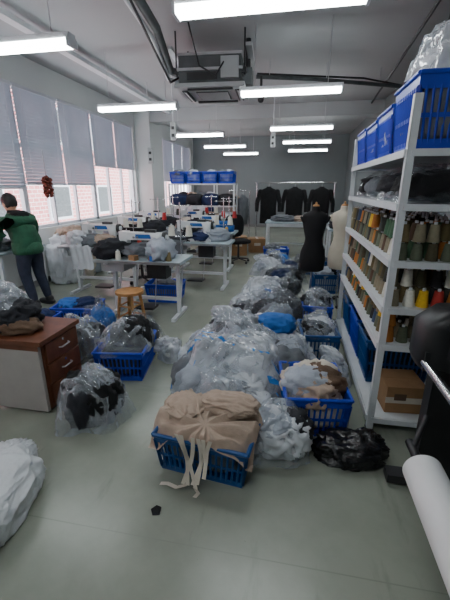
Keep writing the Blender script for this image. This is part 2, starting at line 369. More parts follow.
# ---------------------------------------------------------------- crates
def crate_geo(k,sx,sy,h,m,bot=.88):
    def P(x,y,z):
        f=bot+(1-bot)*z/h; return Vector((x*f,y*f,z))
    hx,hy=sx/2,sy/2
    cs=[(-hx,-hy),(hx,-hy),(hx,hy),(-hx,hy)]
    k.box((0,0,.012),(sx*bot,sy*bot,.02),m)
    for i in range(4):
        a,b=cs[i],cs[(i+1)%4]; L=math.dist(a,b); n=max(6,int(L/.035))
        def band(z0,z1,t=.0):
            vs=[P(*a,z0),P(*b,z0),P(*b,z1),P(*a,z1)]
            inn=[v*1 for v in vs]; 
            for v in inn: v.x*=.975; v.y*=.975
            k.add(vs+inn,[(0,1,2,3),(7,6,5,4),(0,4,5,1),(2,6,7,3),(1,5,6,2),(3,7,4,0)],m)
        band(0,h*.16); band(h*.8,h); band(h*.44,h*.5)
        for j in range(n+1):
            t=j/n; x=a[0]+(b[0]-a[0])*t; y=a[1]+(b[1]-a[1])*t
            w=.007 if 0<j<n else .013
            k.cyl(P(x*.985,y*.985,h*.1),P(x*.985,y*.985,h*.85),w,w,m,4,cap=False)
        A=P(*a,h);Bp=P(*b,h); k.cyl(A,Bp,.013,.013,m,6)
def crate(name,loc,rz,sx,sy,h,m='blue',fill=(),seed=1,over=.0,film=None):
    k=B(); crate_geo(k,sx,sy,h,m)
    rnd=random.Random(seed)
    if fill:
        k.lump((0,0,h*.55),(sx*.44,sy*.44,h*.45),fill[0],seed,4,.05,2.5,.5)
        for i,c in enumerate(fill):
            x=(rnd.random()-.5)*sx*.4; y=(rnd.random()-.5)*sy*.4
            k.lump((x,y,h*.92+over*rnd.random()),(sx*.3,sy*.3,.07+over*.6),c,seed+i,4,.2,2.2,.85,rz=rnd.random()*3)
        if film: k.mound((0,0,h-.03),sx*.5,sy*.5,.13+over,film,seed+5,amp=.03)
    return k.obj(name,loc,rz)

# front crate with beige garment
k=B(); crate_geo(k,.56,.38,.25,'blue2')
k.lump((0,0,.14),(.24,.155,.11),'greyf',3,4,.05,2,.5)
def drape(u,v):
    x=(u-.5)*.62; y=(v-.5)*.42
    r=(abs(x/.29)**3+abs(y/.2)**3)**(1/3)
    z=.35-.05*r*r
    if r>.98: z-= (r-.98)*.5
    gx,gy=x-.02,y+.12; a=math.atan2(gy,gx); d=math.hypot(gx,gy)
    wob=noise.noise(Vector((x*5,y*5,3.)))*1.3
    f=.022*math.sin(a*9+wob*2.5)*min(1,d*6)+.016*math.sin(a*17+wob*4+d*8)*min(1,d*5)
    f+=.02*noise.noise(Vector((x*8,y*8,7.)))
    ox=.015*noise.noise(Vector((x*6,y*6,9.)))
    return (x+ox-.01,y+ox+.015,max(z+f,.15))
k.sheet(drape,110,80,'beige')
k.lump((.1,.08,.36),(.16,.1,.045),'beige',11,5,.16,1.6,.9,stretch=(1,2.4,1),sharp=.5)
k.lump((-.16,.02,.33),(.12,.12,.045),'beige',14,5,.16,1.6,.9,stretch=(2,1,1),sharp=.5)
def ribbon(k,pts,w,m):
    vs=[]
    for i,p in enumerate(pts):
        p=Vector(p); d=Vector(pts[min(i+1,len(pts)-1)])-Vector(pts[max(i-1,0)]); sd=Vector((w,0,0)) if abs(d.x)<abs(d.z)+abs(d.y) else Vector((0,w,0))
        vs+=[p-sd/2,p+sd/2]
    k.add(vs,[(2*i,2*i+1,2*i+3,2*i+2) for i in range(len(pts)-1)],m,True)
    k.add([v+Vector((0,.004,-.002)) for v in vs],[(2*i+2,2*i+3,2*i+1,2*i) for i in range(len(pts)-1)],m,True)
def strap(x0,x1,zend,sw):
    pts=[]
    for i in range(15):
        t=i/14; z=.31*(1-t)+zend*t; y=-.215-(.05*(t-.6)/.4 if t>.6 else 0)
        pts.append((x0+(x1-x0)*t+sw*math.sin(t*4),y,z))
    ribbon(k,pts,.022,'cream')
strap(-.12,-.03,.03,.012); strap(-.09,.0,.02,-.012); strap(.04,-.0,.04,.012); strap(.08,.05,.1,-.01); strap(-.02,-.06,.03,.01); strap(.01,.025,.05,.01)
ribbon(k,[(-.04,-.26,.03),(-.1,-.28,.01),(-.16,-.27,.01),(-.2,-.28,.008)],.022,'cream'); ribbon(k,[(.0,-.26,.02),(.03,-.28,.01),(.02,-.31,.008)],.022,'cream')
k.obj('crate_of_beige_garments',(-.42,1.72,0),-.12)

crate('crate_of_garments',(.2,2.26,0),.12,.42,.5,.3,'blue',('cream','beige','ltgrey','brownf','cream'),3,.03)
crate('crate_of_garments',(-1.42,2.68,0),.15,.42,.5,.27,'blue',('darkf','greyf','blackf'),5,.1,'clear')
crate('crate_of_garments',(-2.5,3.62,0),.15,.5,.4,.25,'blue',('navyf','bluef'),6,0)
crate('crate_of_garments',(-2.75,3.1,0),.1,.5,.4,.25,'blue',('navyf','greyf'),6,0)
crate('crate_of_garments',(.55,5.7,0),.1,.4,.5,.3,'blue2',('ltgrey','blackf'),7,.03)
crate('crate_of_garments',(-.35,8.0,0),.1,.55,.4,.28,'blue',('ltgrey','greyf'),8,.02)
crate('crate_of_garments',(-1.8,4.75,0),.05,.5,.38,.26,'blue',('greyf',),9,.0)
crate('crate_of_garments',(.5,6.9,0),.05,.5,.38,.26,'blue2',('greyf','whitef'),9,.05)
crate('crate_of_garments',(.3,3.3,0),.1,.34,.42,.28,'blue2',('whitef','greyf','blackf'),19,.03,'clear')
crate('crate_of_garments',(.34,4.15,0),-.05,.34,.42,.28,'blue',('darkf','greyf','blackf'),29,.05,'clear')

# ---------------------------------------------------------------- plastic bags
def bag(k,x,y,rx,ry,h,film,cl,seed,z0=0,knot=True):
    rnd=random.Random(seed)
    n=len(cl)
    for i,c in enumerate(cl):
        a=i*2*math.pi/n+rnd.random(); d=.42
        k.lump((x+rx*d*math.cos(a),y+ry*d*math.sin(a),z0+h*(.34+.16*rnd.random())),(rx*.46,ry*.46,h*.4),c,seed+i,4,.2,1.8,.85,floor=z0+.004,rz=rnd.random()*3,stretch=(1,1.8,1),sharp=.7)
    k.mound((x,y,z0),rx*1.06,ry*1.06,h*.95,film,seed*1.7,rz=rnd.random()*.8,amp=.036)
    if knot:
        ax=rnd.random()*6.28; c=Vector((x+rx*.35*math.cos(ax),y+ry*.35*math.sin(ax),z0+h*1.0))
        k.lump(c,(.11,.03,.055),film,seed+9,4,.4,1.8,1,rz=ax,sharp=.6)
k=B()
P=[(-.46,2.42,.44,.38,.36,'clear',('whitef','ltgrey','greyf','ltgrey','whitef')),
(-.1,2.72,.36,.32,.4,'clear',('ltgrey','darkf','whitef','greyf')),
(-.64,2.98,.32,.3,.3,'clear',('greyf','ltgrey','darkf')),
(-.2,3.25,.38,.34,.42,'clear',('darkf','whitef','greyf','ltgrey')),
(-.6,3.6,.3,.3,.27,'milky',('ltgrey','darkf')),
(-.12,3.85,.36,.36,.4,'darkpl',('darkf','blackf','greyf')),
(-.48,4.25,.3,.3,.28,'clear',('navyf','whitef','darkf')),
(-.14,4.4,.25,.26,.32,'darkpl',('darkf','ltgrey','blackf')),
(-.38,4.95,.3,.3,.3,'milky',('ltgrey','whitef','bluef')),
(-.05,5.3,.24,.26,.28,'darkpl',('blackf','greyf')),
(-.3,2.16,.26,.18,.24,'clear',('whitef','ltgrey')),
(.02,2.92,.22,.22,.3,'milky',('whitef','greyf')),
(-.42,2.9,.3,.28,.52,'clear',('greyf','blackf','ltgrey'))]
for i,p in enumerate(P): bag(k,*p,i+1)
k.mound((-.42,2.55,.03),.48,.42,.40,'print',77,amp=.05,p=3.4,fr=.8)
k.lump((-.1,3.0,.42),(.15,.12,.07),'bluef',78,4,.2,1.8,.85)
k.obj('heap_of_bagged_garments')
k=B()
k.lump((0,0,.13),(.18,.14,.12),'whitef',21,5,.2,1.8,.85,floor=.003,stretch=(2,1,1),sharp=.7)
k.lump((-.04,-.03,.18),(.13,.1,.09),'ltgrey',22,5,.22,1.8,.9,floor=.003,sharp=.7)
k.lump((.1,.03,.15),(.1,.1,.1),'darkf',24,4,.22,1.8,.9,floor=.003,sharp=.7)
k.mound((0,0,0),.22,.17,.27,'clear',23,amp=.03)
k.obj('plastic_garment_bag',(-.02,1.88,0))
def bagobj(name,x,y,rx,ry,h,film,cl,seed):
    k=B(); bag(k,0,0,rx,ry,h,film,cl,seed); return k.obj(name,(x,y,0))
bagobj('plastic_garment_bag',-.1,6.0,.35,.3,.3,'darkpl',('blackf','darkf','navyf'),31)
bagobj('plastic_garment_bag',-.45,6.7,.3,.3,.3,'milky',('whitef','ltgrey'),32)
bagobj('plastic_garment_bag',.1,6.6,.25,.25,.32,'darkpl',('blackf','navyf'),33)
bagobj('plastic_garment_bag',-.3,7.4,.3,.25,.28,'clear',('bluef','darkf'),34)
bagobj('plastic_garment_bag',-1.36,1.98,.24,.23,.36,'clear',('blackf','darkf','blackf','darkf','blackf'),35)
bagobj('plastic_garment_bag',-1.95,2.8,.26,.26,.36,'clear',('darkf','greyf','blackf'),36)
bagobj('plastic_garment_bag',-1.5,3.18,.22,.18,.3,'darkpl',('darkf','blackf'),37)
bagobj('plastic_garment_bag',-2.0,3.25,.18,.16,.4,'darkpl',('bluef','bluef','bluef'),38)
bagobj('plastic_garment_bag',.42,2.85,.12,.14,.2,'milky',('whitef','blackf'),39)
bagobj('plastic_garment_bag',.38,3.7,.15,.16,.22,'darkpl',('blackf','darkf'),40)
bagobj('plastic_garment_bag',-1.12,2.98,.12,.15,.13,'milky',('whitef',),41)
bagobj('plastic_garment_bag',-2.35,2.75,.16,.2,.3,'darkpl',('greyf','darkf'),43)
bagobj('plastic_garment_bag',1.2,5.4,.3,.3,.4,'milky',('whitef','ltgrey','darkf'),44)
k=B(); k.lump((0,0,.05),(.18,.11,.075),'blackpl',51,5,.3,1.6,.9,floor=.002,sharp=.6); k.lump((.12,.06,.05),(.09,.06,.06),'blackpl',52,4,.3,1.6,.9,floor=.002)
k.obj('black_plastic_bag',(.42,1.9,0),.2)
k=B(); k.lump((0,0,.1),(.25,.3,.13),'sack',61,6,.08,1.3,.65,floor=.002,sharp=.7,stretch=(1,2,1)); k.lump((.03,.27,.12),(.12,.1,.05),'sack',62,5,.2,1.6,1,floor=.01,stretch=(3,1,1))
for i in range(5): # printed characters on the sack
    k.box((.2-.004*i,-.09+.035*i,.185),(.03,.018,.002),'black',ry=.7); 
k.obj('white_woven_sack',(-1.5,1.12,0),.25)
k=B(); k.add([(0,-.03,0),(.035,-.02,0),(.03,.02,.006),(.0,.03,.002),(-.02,.0,.004)],[(0,1,2,3,4)],'blackf')
k.add([(0,-.03,-.002),(.035,-.02,-.002),(.03,.02,.002),(.0,.03,-.001),(-.02,.0,.001)],[(4,3,2,1,0)],'blackf')
k.obj('fabric_scrap',(-.62,1.3,.004))

# ---------------------------------------------------------------- desk
k=B()
k.mm((-1.35,-.02,.555),(.03,.45,.59),'wood')
k.mm((-.42,.03,.03),(0,.43,.555),'wood'); k.mm((-1.32,.03,.0),(-1.28,.43,.555),'wood')
k.mm((-1.3,.0,.02),(-.01,.03,.555),'panel')
k.mm((-1.3,-.004,.51),(-.005,.0,.555),'wood')
for z0,z1 in((.06,.21),(.225,.375),(.39,.54)):
    k.mm((0,.05,z0),(.016,.42,z1),'wood'); k.tube([(.02,.18,(z0+z1)/2),(.04,.19,(z0+z1)/2),(.04,.28,(z0+z1)/2),(.02,.29,(z0+z1)/2)],.006,'steel',6)
    k.cyl((.016,.235,z1-.03),(.022,.235,z1-.03),.01,.01,'chrome',8)
k.mm((-.4,.05,0),(-.02,.42,.03),'black')
desk=k.obj('office_desk',(-1.68,1.92,0),.0,.004)
k=B()
k.lump((0,0,.07),(.2,.17,.11),'darkf',71,5,.2,1.8,.85,floor=.0); k.lump((-.2,.05,.13),(.2,.16,.1),'greyf',72,5,.22,1.8,.9,floor=.0)
k.lump((-.35,.0,.06),(.25,.18,.15),'blackf',73,5,.2,1.8,.85,floor=.0); k.lump((.16,-.08,.03),(.14,.1,.05),'brownf',74,4,.2,2.,.9,floor=0)
k.mound((-.08,.02,.0),.3,.2,.27,'clear',75,amp=.035)
k.obj('pile_of_dark_clothes',(-2.1,2.15,.592))

# ---------------------------------------------------------------- stool
k=B()
k.cyl((0,0,.44),(0,0,.47),.16,.16,'stoolw',20)
for a in range(4):
    t=a*math.pi/2+.6; k.cyl((math.cos(t)*.11,math.sin(t)*.11,.44),(math.cos(t)*.17,math.sin(t)*.17,0),.02,.016,'stoolw',8)
    t2=t+math.pi/2
    for z,r in((.16,.152),(.3,.133)): k.cyl((math.cos(t)*r,math.sin(t)*r,z),(math.cos(t2)*r,math.sin(t2)*r,z),.011,.011,'stoolw',8)
k.obj('wooden_stool',(-1.8,3.58,0),0,.003)

# ---------------------------------------------------------------- sewing tables
def cone(k,x,y,z,m,s=1.):
    k.cyl((x,y,z),(x,y,z+.13*s),.047*s,.032*s,m,10); k.cyl((x,y,z+.13*s),(x,y,z+.15*s),.013*s,.013*s,'white',6)
def sewing(x,y,rz,cl=(),seed=0,w=1.2,mach=True,clutter=6):
    rnd=random.Random(seed)
    k=B()
    k.mm((-w/2,-.28,.72),(w/2,.28,.755),'table'); k.mm((-w/2-.002,-.285,.722),(w/2+.002,-.28,.752),'steel')
    for e in(-1,1):
        X=e*(w/2-.12)
        k.mm((X-.025,-.26,0.0),(X+.025,.26,.04),'white'); k.mm((X-.02,-.03,.04),(X+.02,.03,.7),'white'); k.mm((X-.02,-.24,.69),(X+.02,.24,.72),'white')
        k.cyl((X,.03,.06),(X,.22,.68),.012,.012,'white',6)
    k.mm((-w/2+.12,-.02,.2),(w/2-.12,.02,.24),'white'); k.mm((-.13,-.16,.1),(.13,.04,.125),'dark')
    k.mm((.05,-.08,.5),(.3,.12,.7),'dark'); k.cyl((.0,.02,.6),(.05,.02,.6),.05,.05,'steel',12); k.cyl((.12,-.05,.12),(.14,.0,.55),.006,.006,'steel',6)
    k.mm((-.5,-.2,.6),(-.2,.15,.72),'acp')
    if mach:
        k.mm((-.28,-.09,.755),(.26,.09,.795),'machine')
        k.loft([(.19,0,.79,.075,.08),(.19,0,.86,.06,.065),(.19,0,.95,.065,.065),(.17,0,1.06,.09,.07)],'machine',16,.6)
        k.box((-.03,0,1.02),(.46,.105,.09),'machine'); k.box((-.25,0,.99),(.1,.115,.17),'machine'); k.box((-.31,0,1.0),(.02,.08,.12),'dark')
        k.cyl((-.25,0,.91),(-.25,0,.8),.007,.005,'chrome',6); k.box((-.25,-.0,.805),(.03,.05,.008),'chrome'); k.cyl((-.22,0,1.06),(-.22,0,1.11),.008,.006,'chrome',6)
        k.cyl((.26,0,1.01),(.3,0,1.01),.065,.065,'dark',16); k.cyl((.3,0,1.01),(.32,0,1.01),.035,.03,'machine',12)
        k.box((.02,-.056,1.02),(.2,.006,.05),'bluef'); k.box((.1,.0,1.08),(.14,.06,.04),'dark')
        for e in(0,.05): k.cyl((-.1+e,-.055,1.01),(-.1+e,-.075,1.01),.015,.015,'chrome',8)
    px=.42
    k.cyl((px,.2,.755),(px,.2,1.42),.009,.009,'chrome',6); k.cyl((px-.16,.2,1.38),(px+.14,.2,1.38),.006,.006,'chrome',6)
    k.cyl((px-.14,.2,1.0),(px+.14,.2,1.0),.006,.006,'chrome',6)
    for e in(-.12,.11):
        k.cyl((px+e,.2,.995),(px+e,.2,1.005),.045,.045,'dark',10); cone(k,px+e,.2,1.005,rnd.choice([CM[8],CM[8],M['red'],CM[2]])); k.lump((px+e,.2,1.38),(.015,.015,.015),'white',0,1,0)
    for i,c in enumerate(cl):
        X=-.46+ .9*((i+.3)/max(1,len(cl))); Y=-.08+.2*rnd.random()
        k.lump((X,Y,.8+.06*rnd.random()),(.15+.08*rnd.random(),.14,.06+.08*rnd.random()),c,seed*3+i,4,.25,2.,.9,floor=.757,rz=rnd.random()*3)
    for i in range(clutter):
        X=(rnd.random()-.5)*w*.85; Y=(-.22 if rnd.random()<.5 else .2)+.04*rnd.random(); c=rnd.choice(['card','red','orange','bluef','dark','dark'])
        if rnd.random()<.5: k.box((X,Y,.785),(.1,.07,.06),c,rz=rnd.random()*3)
        else: cone(k,X,Y,.756,rnd.choice(CM),.8)
    if seed%2:
        X=-.3+.1*(seed%3)
        k.sheet(lambda u,v:(X+(u-.5)*.34+.01*math.sin(v*9),-.10-.195*min(1,v*2)-.008*math.sin(u*22)*(v>.5)-.004,.775+.012*math.sin(u*15+v*5)-(max(0,v-.5)*.7)),24,16,cl[0] if cl else 'greyf')
    return k.obj('sewing_machine_table',(x,y,0),rz,.0)
sewing(-1.82,4.12,.0,('darkf','greyf','ltgrey'),2,1.1)
sewing(-2.85,4.95,.0,('whitef','greyf','beige','darkf'),1)
sewing(-1.55,5.6,0,('greyf','darkf','navyf','ltgrey'),3)
sewing(-2.95,6.3,0,('ltgrey','cream','beige','greyf','darkf'),4)
sewing(-1.7,6.95,0,('cream','darkf','brownf','bluef'),5)
sewing(-3.1,7.6,0,('beige','brownf','ltgrey','darkf'),6)
sewing(-2.35,8.2,0,('darkf','brownf','greyf'),7)
k=B(); k.mm((-.26,-.45,.74),(.2,.45,.77),'table')
for x in(-.22,.16):
    for y in(-.4,.4): k.mm((x-.02,y-.02,0),(x+.02,y+.02,.74),'white')
k.lump((-.05,.2,.84),(.15,.2,.09),'whitef',81,5,.16,1.8,.85,floor=.772); k.lump((-.04,-.2,.84),(.15,.2,.08),'greyf',82,5,.16,1.8,.85,floor=.772)
k.obj('work_table',(-3.91,4.3,0),0,.004)
k=B()
for i,(x,y,c) in enumerate(((-3.88,5.45,'whitef'),(-3.85,5.8,'cream'),(-3.88,6.1,'ltgrey'))):
    k.lump((x,y,.35),(.22,.26,.42),c,90+i,5,.15,2,.7,floor=.003)
k.lump((-3.85,5.7,.8),(.18,.3,.12),'beige',95,5,.2,2,.85)
k.obj('heap_of_cut_fabric')
k=B(); k.cyl((0,0,.15),(0,0,.55),.003,.003,'dark',5)
for i in range(26):
    a=i*2.4; r=.05*math.sqrt(abs(math.sin(i*.5)))+.01; z=.13-.012*i
    k.lump((math.cos(a)*r,math.sin(a)*r,z),(.028,.028,.026),'dried',i,2,.3,3,1)
k.obj('dried_flower_hanging',(-4.08,5.5,1.62))
def chair(x,y,rz):
    k=B(); k.lump((0,0,.47),(.24,.23,.05),'blackf',1,4,.03,2,.6); k.lump((0,.22,.78),(.22,.05,.24),'blackf',2,4,.03,2,.6); k.box((0,.23,.55),(.05,.03,.2),'dark')
    k.cyl((0,0,.1),(0,0,.44),.025,.02,'dark',10)
    for i in range(5):
        a=i*1.2566; k.cyl((0,0,.1),(math.cos(a)*.25,math.sin(a)*.25,.07),.022,.014,'dark',8); k.lump((math.cos(a)*.25,math.sin(a)*.25,.03),(.03,.03,.03),'black',0,2,0)
    k.obj('office_chair',(x,y,0),rz)
chair(-1.15,7.6,.6); chair(-2.55,5.62,3.0)

# ---------------------------------------------------------------- right shelf
sx0,sx1,sy0,sy1=.6,1.12,2.2,4.1
levels=[.1,.645,.89,1.18,1.505,1.79]
k=B()
ym=3.16
for x in(sx0,sx1):
    for y in(sy0,ym,sy1):
        if y==ym and x==sx0: continue
        h=2.06 if y!=ym else 1.79
        k.mm((x-.02,y-.02,0),(x+.02,y-.016,h),'white'); k.mm((x-.02,y-.02,0),(x-.016,y+.02,h),'white')
        k.mm((x+.016,y-.02,0),(x+.02,y+.02,h),'white')
        k.mm((x-.025,y-.025,0),(x+.025,y+.025,.012),'dark')
for z in levels:
    k.mm((sx0-.015,sy0-.01,z-.012),(sx1+.015,sy1+.01,z),'white')
    k.mm((sx0-.03,sy0,z-.036),(sx0-.02,sy1,z+.004),'white'); k.mm((sx1+.02,sy0,z-.036),(sx1+.03,sy1,z+.004),'white')
    k.mm((sx0,sy0-.03,z-.034),(sx1,sy0-.02,z+.004),'white'); k.mm((sx0,sy1+.02,z-.034),(sx1,sy1+.03,z+.004),'white')
shelf=k.obj('metal_storage_shelf')
def cones(z,rows=2,seed=0,special=False):
    rnd=random.Random(seed); k=B()
    nx,ny=6,22
    for j in range(ny):
        base=rnd.choice(CM[:8]+[CM[12],CM[13]])
        for i in range(nx):
            for s in range(rows):
                x=sx0+.05+i*.085+(rnd.random()-.5)*.008; y=sy0+.06+j*.085+(rnd.random()-.5)*.008
                if s and rnd.random()<.15: continue
                c=base if rnd.random()<.4 else rnd.choice(CM[:8])
                if rnd.random()<.16: c=rnd.choice([CM[8],CM[9],CM[12],CM[13],CM[11],CM[8],CM[12]])
                if special and j==0 and s==0: c=[CM[6],CM[8],CM[9],CM[10],CM[12],CM[8]][i]
                if special and j==0 and s: continue
                cone(k,x,y,z+.001+s*.11,c,.78)
    k.obj('rows_of_thread_cones')
cones(.645,2,1); cones(.89,2,2,True); cones(1.18,2,3)
k=B()
for i,(y,c,f) in enumerate(((2.45,'blackf','darkpl'),(2.92,'darkf','clear'),(3.4,'greyf','darkpl'),(3.82,'blackf','darkpl'))):
    k.lump((.86,y,.1),(.21,.22,.08),c,100+i,4,.15,1.8,.7,floor=.002); k.mound((.86,y,0),.24,.24,.2,f,110+i,amp=.022,p=4,edge=.05)
k.obj('bagged_garments_on_shelf',(0,0,1.506))
crate('storage_crate',(.87,2.5,1.792),0,.52,.48,.38,'blue',('greyf',),20,-.05)
crate('storage_crate',(.86,2.99,1.792),0,.5,.44,.32,'blue',('ltgrey',),21,-.05)
crate('storage_crate',(.86,3.45,1.792),0,.5,.42,.3,'blue',('ltgrey',),22,-.02)
crate('storage_crate',(.85,3.87,1.792),0,.5,.4,.3,'blue',('greyf',),23,-.02)
k=B(); k.lump((0,0,.06),(.2,.2,.11),'whitef',121,4,.2,1.8,.8,floor=0.); k.mound((0,0,-.0),.27,.25,.24,'milky',120,amp=.04)
k.obj('white_plastic_bag',(.9,2.52,2.19))
crate('storage_crate',(.86,2.83,.102),0,.48,.38,.36,'blue2',('darkf','greyf'),24,.0)
crate('storage_crate',(.86,3.3,.102),0,.48,.44,.36,'blue',('darkf','ltgrey'),25,.02)
crate('storage_crate',(.86,3.82,.102),0,.48,.44,.36,'blue2',('darkf','greyf'),26,.02)
k=B(); k.mm((-.13,-.13,0),(.13,.13,.2),'card'); k.box((0,-.132,.1),(.27,.002,.045),'cream'); k.mm((-.132,-.132,.19),(.132,-.002,.202),'card'); k.mm((-.132,.002,.19),(.132,.132,.202),'card')
k.mm((-.08,-.1335,.1),(.0,-.1315,.15),'brownf')
k.obj('cardboard_box',(.82,2.4,.102),.08,.002)
# ---------------------------------------------------------------- plotter
k=B()
k.loft([(.88,1.66,.76,.2,.1),(.88,1.66,.8,.215,.11),(.88,1.66,.98,.215,.11),(.91,1.66,1.05,.16,.1)],'black',20,.45)
k.mm((.78,.2,.84),(1.08,1.58,.98),'dark'); k.mm((.76,.2,.98),(1.06,1.58,1.0),'black')
k.cyl((.7,.2,.8),(.7,1.6,.8),.02,.02,'chrome',14); k.mm((.69,1.56,.76),(.79,1.62,.86),'black'); k.cyl((1.1,.2,.7),(1.1,1.6,.7),.02,.02,'chrome',12)
k.mm((.77,1.62,.06),(1.04,1.7,.78),'black'); k.mm((.64,1.62,.02),(1.2,1.7,.07),'dark')
k.mm((.84,.12,.06),(.98,.18,.9),'black'); k.mm((.6,.11,.02),(1.2,.19,.07),'dark')
for y in(1.66,.15):
    for x in(.67,1.17): k.cyl((x,y-.01,.02),(x,y+.01,.02),.02,.02,'black',10)
k.cyl((.8,1.66,.5),(.69,1.5,.36),.014,.014,'dark',8); k.cyl((.69,1.55,.36),(.69,1.36,.36),.022,.022,'dark',10)
k.cyl((.86,.15,.5),(.69,.2,.36),.014,.014,'dark',8)
k.cyl((.69,.22,.36),(.69,1.36,.36),.085,.085,'paper',32); k.cyl((.69,1.36,.36),(.69,1.375,.36),.03,.03,'card',16)
k.obj('pattern_plotter',(-.04,.08,0),0,.0)

# ---------------------------------------------------------------- mannequins
def mannequin(x,y,rz,m,name,h0=0):
    k=B()
    R=[(.6,.12,.09),(.62,.16,.115),(.75,.172,.12),(.86,.16,.108),(.98,.118,.09),(1.04,.112,.088),(1.12,.13,.1),(1.2,.15,.118),(1.26,.155,.108),(1.31,.168,.09),(1.345,.15,.075),(1.37,.1,.062),(1.39,.056,.052),(1.43,.05,.048),(1.445,.045,.043)]
    R=[(z-.08,a,b) for z,a,b in R]
    k.loft([(0,(.015 if 1.02<z<1.2 else 0),z,a,b) for z,a,b in R],m,28)
    k.lump((0,0,1.37),(.043,.042,.02),'stoolw',0,2,0); k.lump((0,0,1.4),(.014,.014,.02),'stoolw',0,2,0)
    for e in(-1,1): k.cyl((e*.155,0,1.2),(e*.175,0,1.19),.05,.045,m,14)
    k.cyl((0,0,.1),(0,0,.54),.014,.014,'chrome',10)
    for i in range(4):
        a=i*math.pi/2+.5; k.cyl((0,0,.12),(math.cos(a)*.2,math.sin(a)*.2,.04),.012,.01,'dark',8); k.lump((math.cos(a)*.2,math.sin(a)*.2,.024),(.024,.024,.024),'dark',0,2,0)
    k.obj(name,(x,y,0),rz)
mannequin(.28,4.78,.1,'manb','dressmaker_mannequin')
mannequin(.66,4.98,-.5,'manw','dressmaker_mannequin')

# ---------------------------------------------------------------- background racks
def rack(name,x,y,rz,w,d,h,lv,cr,seed):
    k=B()
    for a in(-w/2,w/2):
        for b in(-d/2,d/2): k.mm((a-.02,b-.02,0),(a+.02,b+.02,h),'white')
    for z in lv: k.mm((-w/2-.01,-d/2-.01,z-.03),(w/2+.01,d/2+.01,z),'white')
    rnd=random.Random(seed)
    for z in lv[:-1]:
        n=4
        for i in range(n):
            k.lump((-w/2+w*(i+.5)/n,-.03,z+.13),(w/n*.48,d*.42,.14),rnd.choice(['darkf','greyf','ltgrey','beige','navyf','whitef']),seed+i+z*9,3,.18,2,.7,floor=z+.001)
    o=k.obj(name,(x,y,0),rz)
    for i in range(cr):
        crate('storage_crate',(x-w/2+w*(i+.5)/cr,y,lv[-1]+.002),0,w/cr*.93,.4,.27,'blue',('ltgrey','greyf'),seed+i,0)
rack('metal_storage_shelf',-2.3,9.1,0,1.66,.45,1.68,(.25,.7,1.15,1.68),4,3)
rack('metal_storage_shelf',-3.3,12.2,0,1.3,.45,1.7,(.25,.7,1.15,1.7),0,5)
def jacket(k,x,y,z,m,w=.24,L=.75,rz=0):
    k.M=Matrix.Translation((x,y,z))@Matrix.Rotation(rz,4,'Z')
    k.loft([(0,0,-L,w*.98,.11),(0,0,-L*.6,w*.92,.1),(0,0,-.3,w*.95,.1),(0,0,-.1,w*1.05,.09),(0,0,-.03,w*.75,.075),(0,0,.02,w*.3,.06),(0,0,.05,w*.25,.05)],m,20,.8)
    for e in(-1,1):
        k.cyl((e*w*.95,0,-.08),(e*w*1.3,-.02,-.4),.075,.065,m,10); k.cyl((e*w*1.3,-.02,-.4),(e*w*1.3,-.05,-.66),.065,.05,m,10); k.lump((e*w*.95,0,-.09),(.08,.08,.07),m,0,2,0)
    k.tube([(0,0,.03),(0,0,.1),(.02,0,.14),(0,0,.17),(-.02,0,.15)],.004,'steel',5)
    k.M=Matrix.Identity(4)
k=B()
k.cyl((-1.15,0,1.72),(1.15,0,1.72),.016,.016,'chrome',8)
for e in(-1.1,1.1):
    k.cyl((e,0,.06),(e,0,1.72),.016,.016,'chrome',8); k.cyl((e,-.25,.06),(e,.25,.06),.016,.016,'chrome',8)
    for b in(-.25,.25): k.cyl((e,b,0),(e,b,.06),.02,.02,'black',8)
for i,x in enumerate((-.75,.0,.75)): jacket(k,x,0,1.56,'blackf',.26,1.0,.12*(i-1))
k.obj('clothes_rack',(.0,10.8,0))
k=B()
k.cyl((-.3,0,1.5),(.3,0,1.5),.014,.014,'chrome',8)
for e in(-.28,.28):
    k.cyl((e,0,.06),(e,0,1.5),.014,.014,'chrome',8); k.cyl((e,-.22,.03),(e,.22,.03),.02,.02,'dark',8)
for i,c in enumerate(('beige','greyf')): jacket(k,-.1+i*.2,0,1.35,c,.2,.75,1.25)
k.obj('clothes_rack',(-1.5,10.0,0),.1)
k=B(); k.mm((-.75,-.38,.78),(.75,.38,.81),'table')
for a in(-.7,.7):
    for b in(-.34,.34): k.mm((a-.02,b-.02,0),(a+.02,b+.02,.78),'white')
    k.mm((a-.015,-.34,.2),(a+.015,.34,.23),'white')
k.mm((-.7,.32,.2),(.7,.35,.23),'white'); k.mm((-.7,-.35,.7),(.7,-.33,.78),'white')
k.lump((-.35,0,.87),(.25,.2,.07),'greyf',131,4,.2,2,.8,floor=.812); k.lump((.1,.05,.86),(.2,.2,.06),'beige',132,4,.2,2,.8,floor=.812); k.lump((.5,0,.9),(.18,.2,.1),'ltgrey',133,4,.2,2,.8,floor=.812)
k.obj('cutting_table',(.1,8.85,0),0,.003)
k=B(); k.mm((-.5,-.3,.76),(.5,.3,.79),'table')
for a in(-.46,.46):
    for b in(-.26,.26): k.mm((a-.02,b-.02,0),(a+.02,b+.02,.76),'white')
for i in range(5): k.lump((-.3+i*.15,0,.86+.03*(i%2)),(.14,.2,.1),('darkf','whitef','greyf','cream','navyf')[i],140+i,4,.22,2,.85,floor=.792)
k.obj('cutting_table',(1.2,7.6,0),0,.003)
k=B()
for i,(x,y,z,c) in enumerate(((0,0,.2,'greyf'),(.3,.1,.25,'whitef'),(.15,0,.5,'darkf'),(.4,.3,.15,'blackf'))): k.lump((x,y,z),(.26,.24,.22),c,150+i,4,.2,2,.8,floor=.002)
k.obj('heap_of_garments',(1.1,6.2,0))
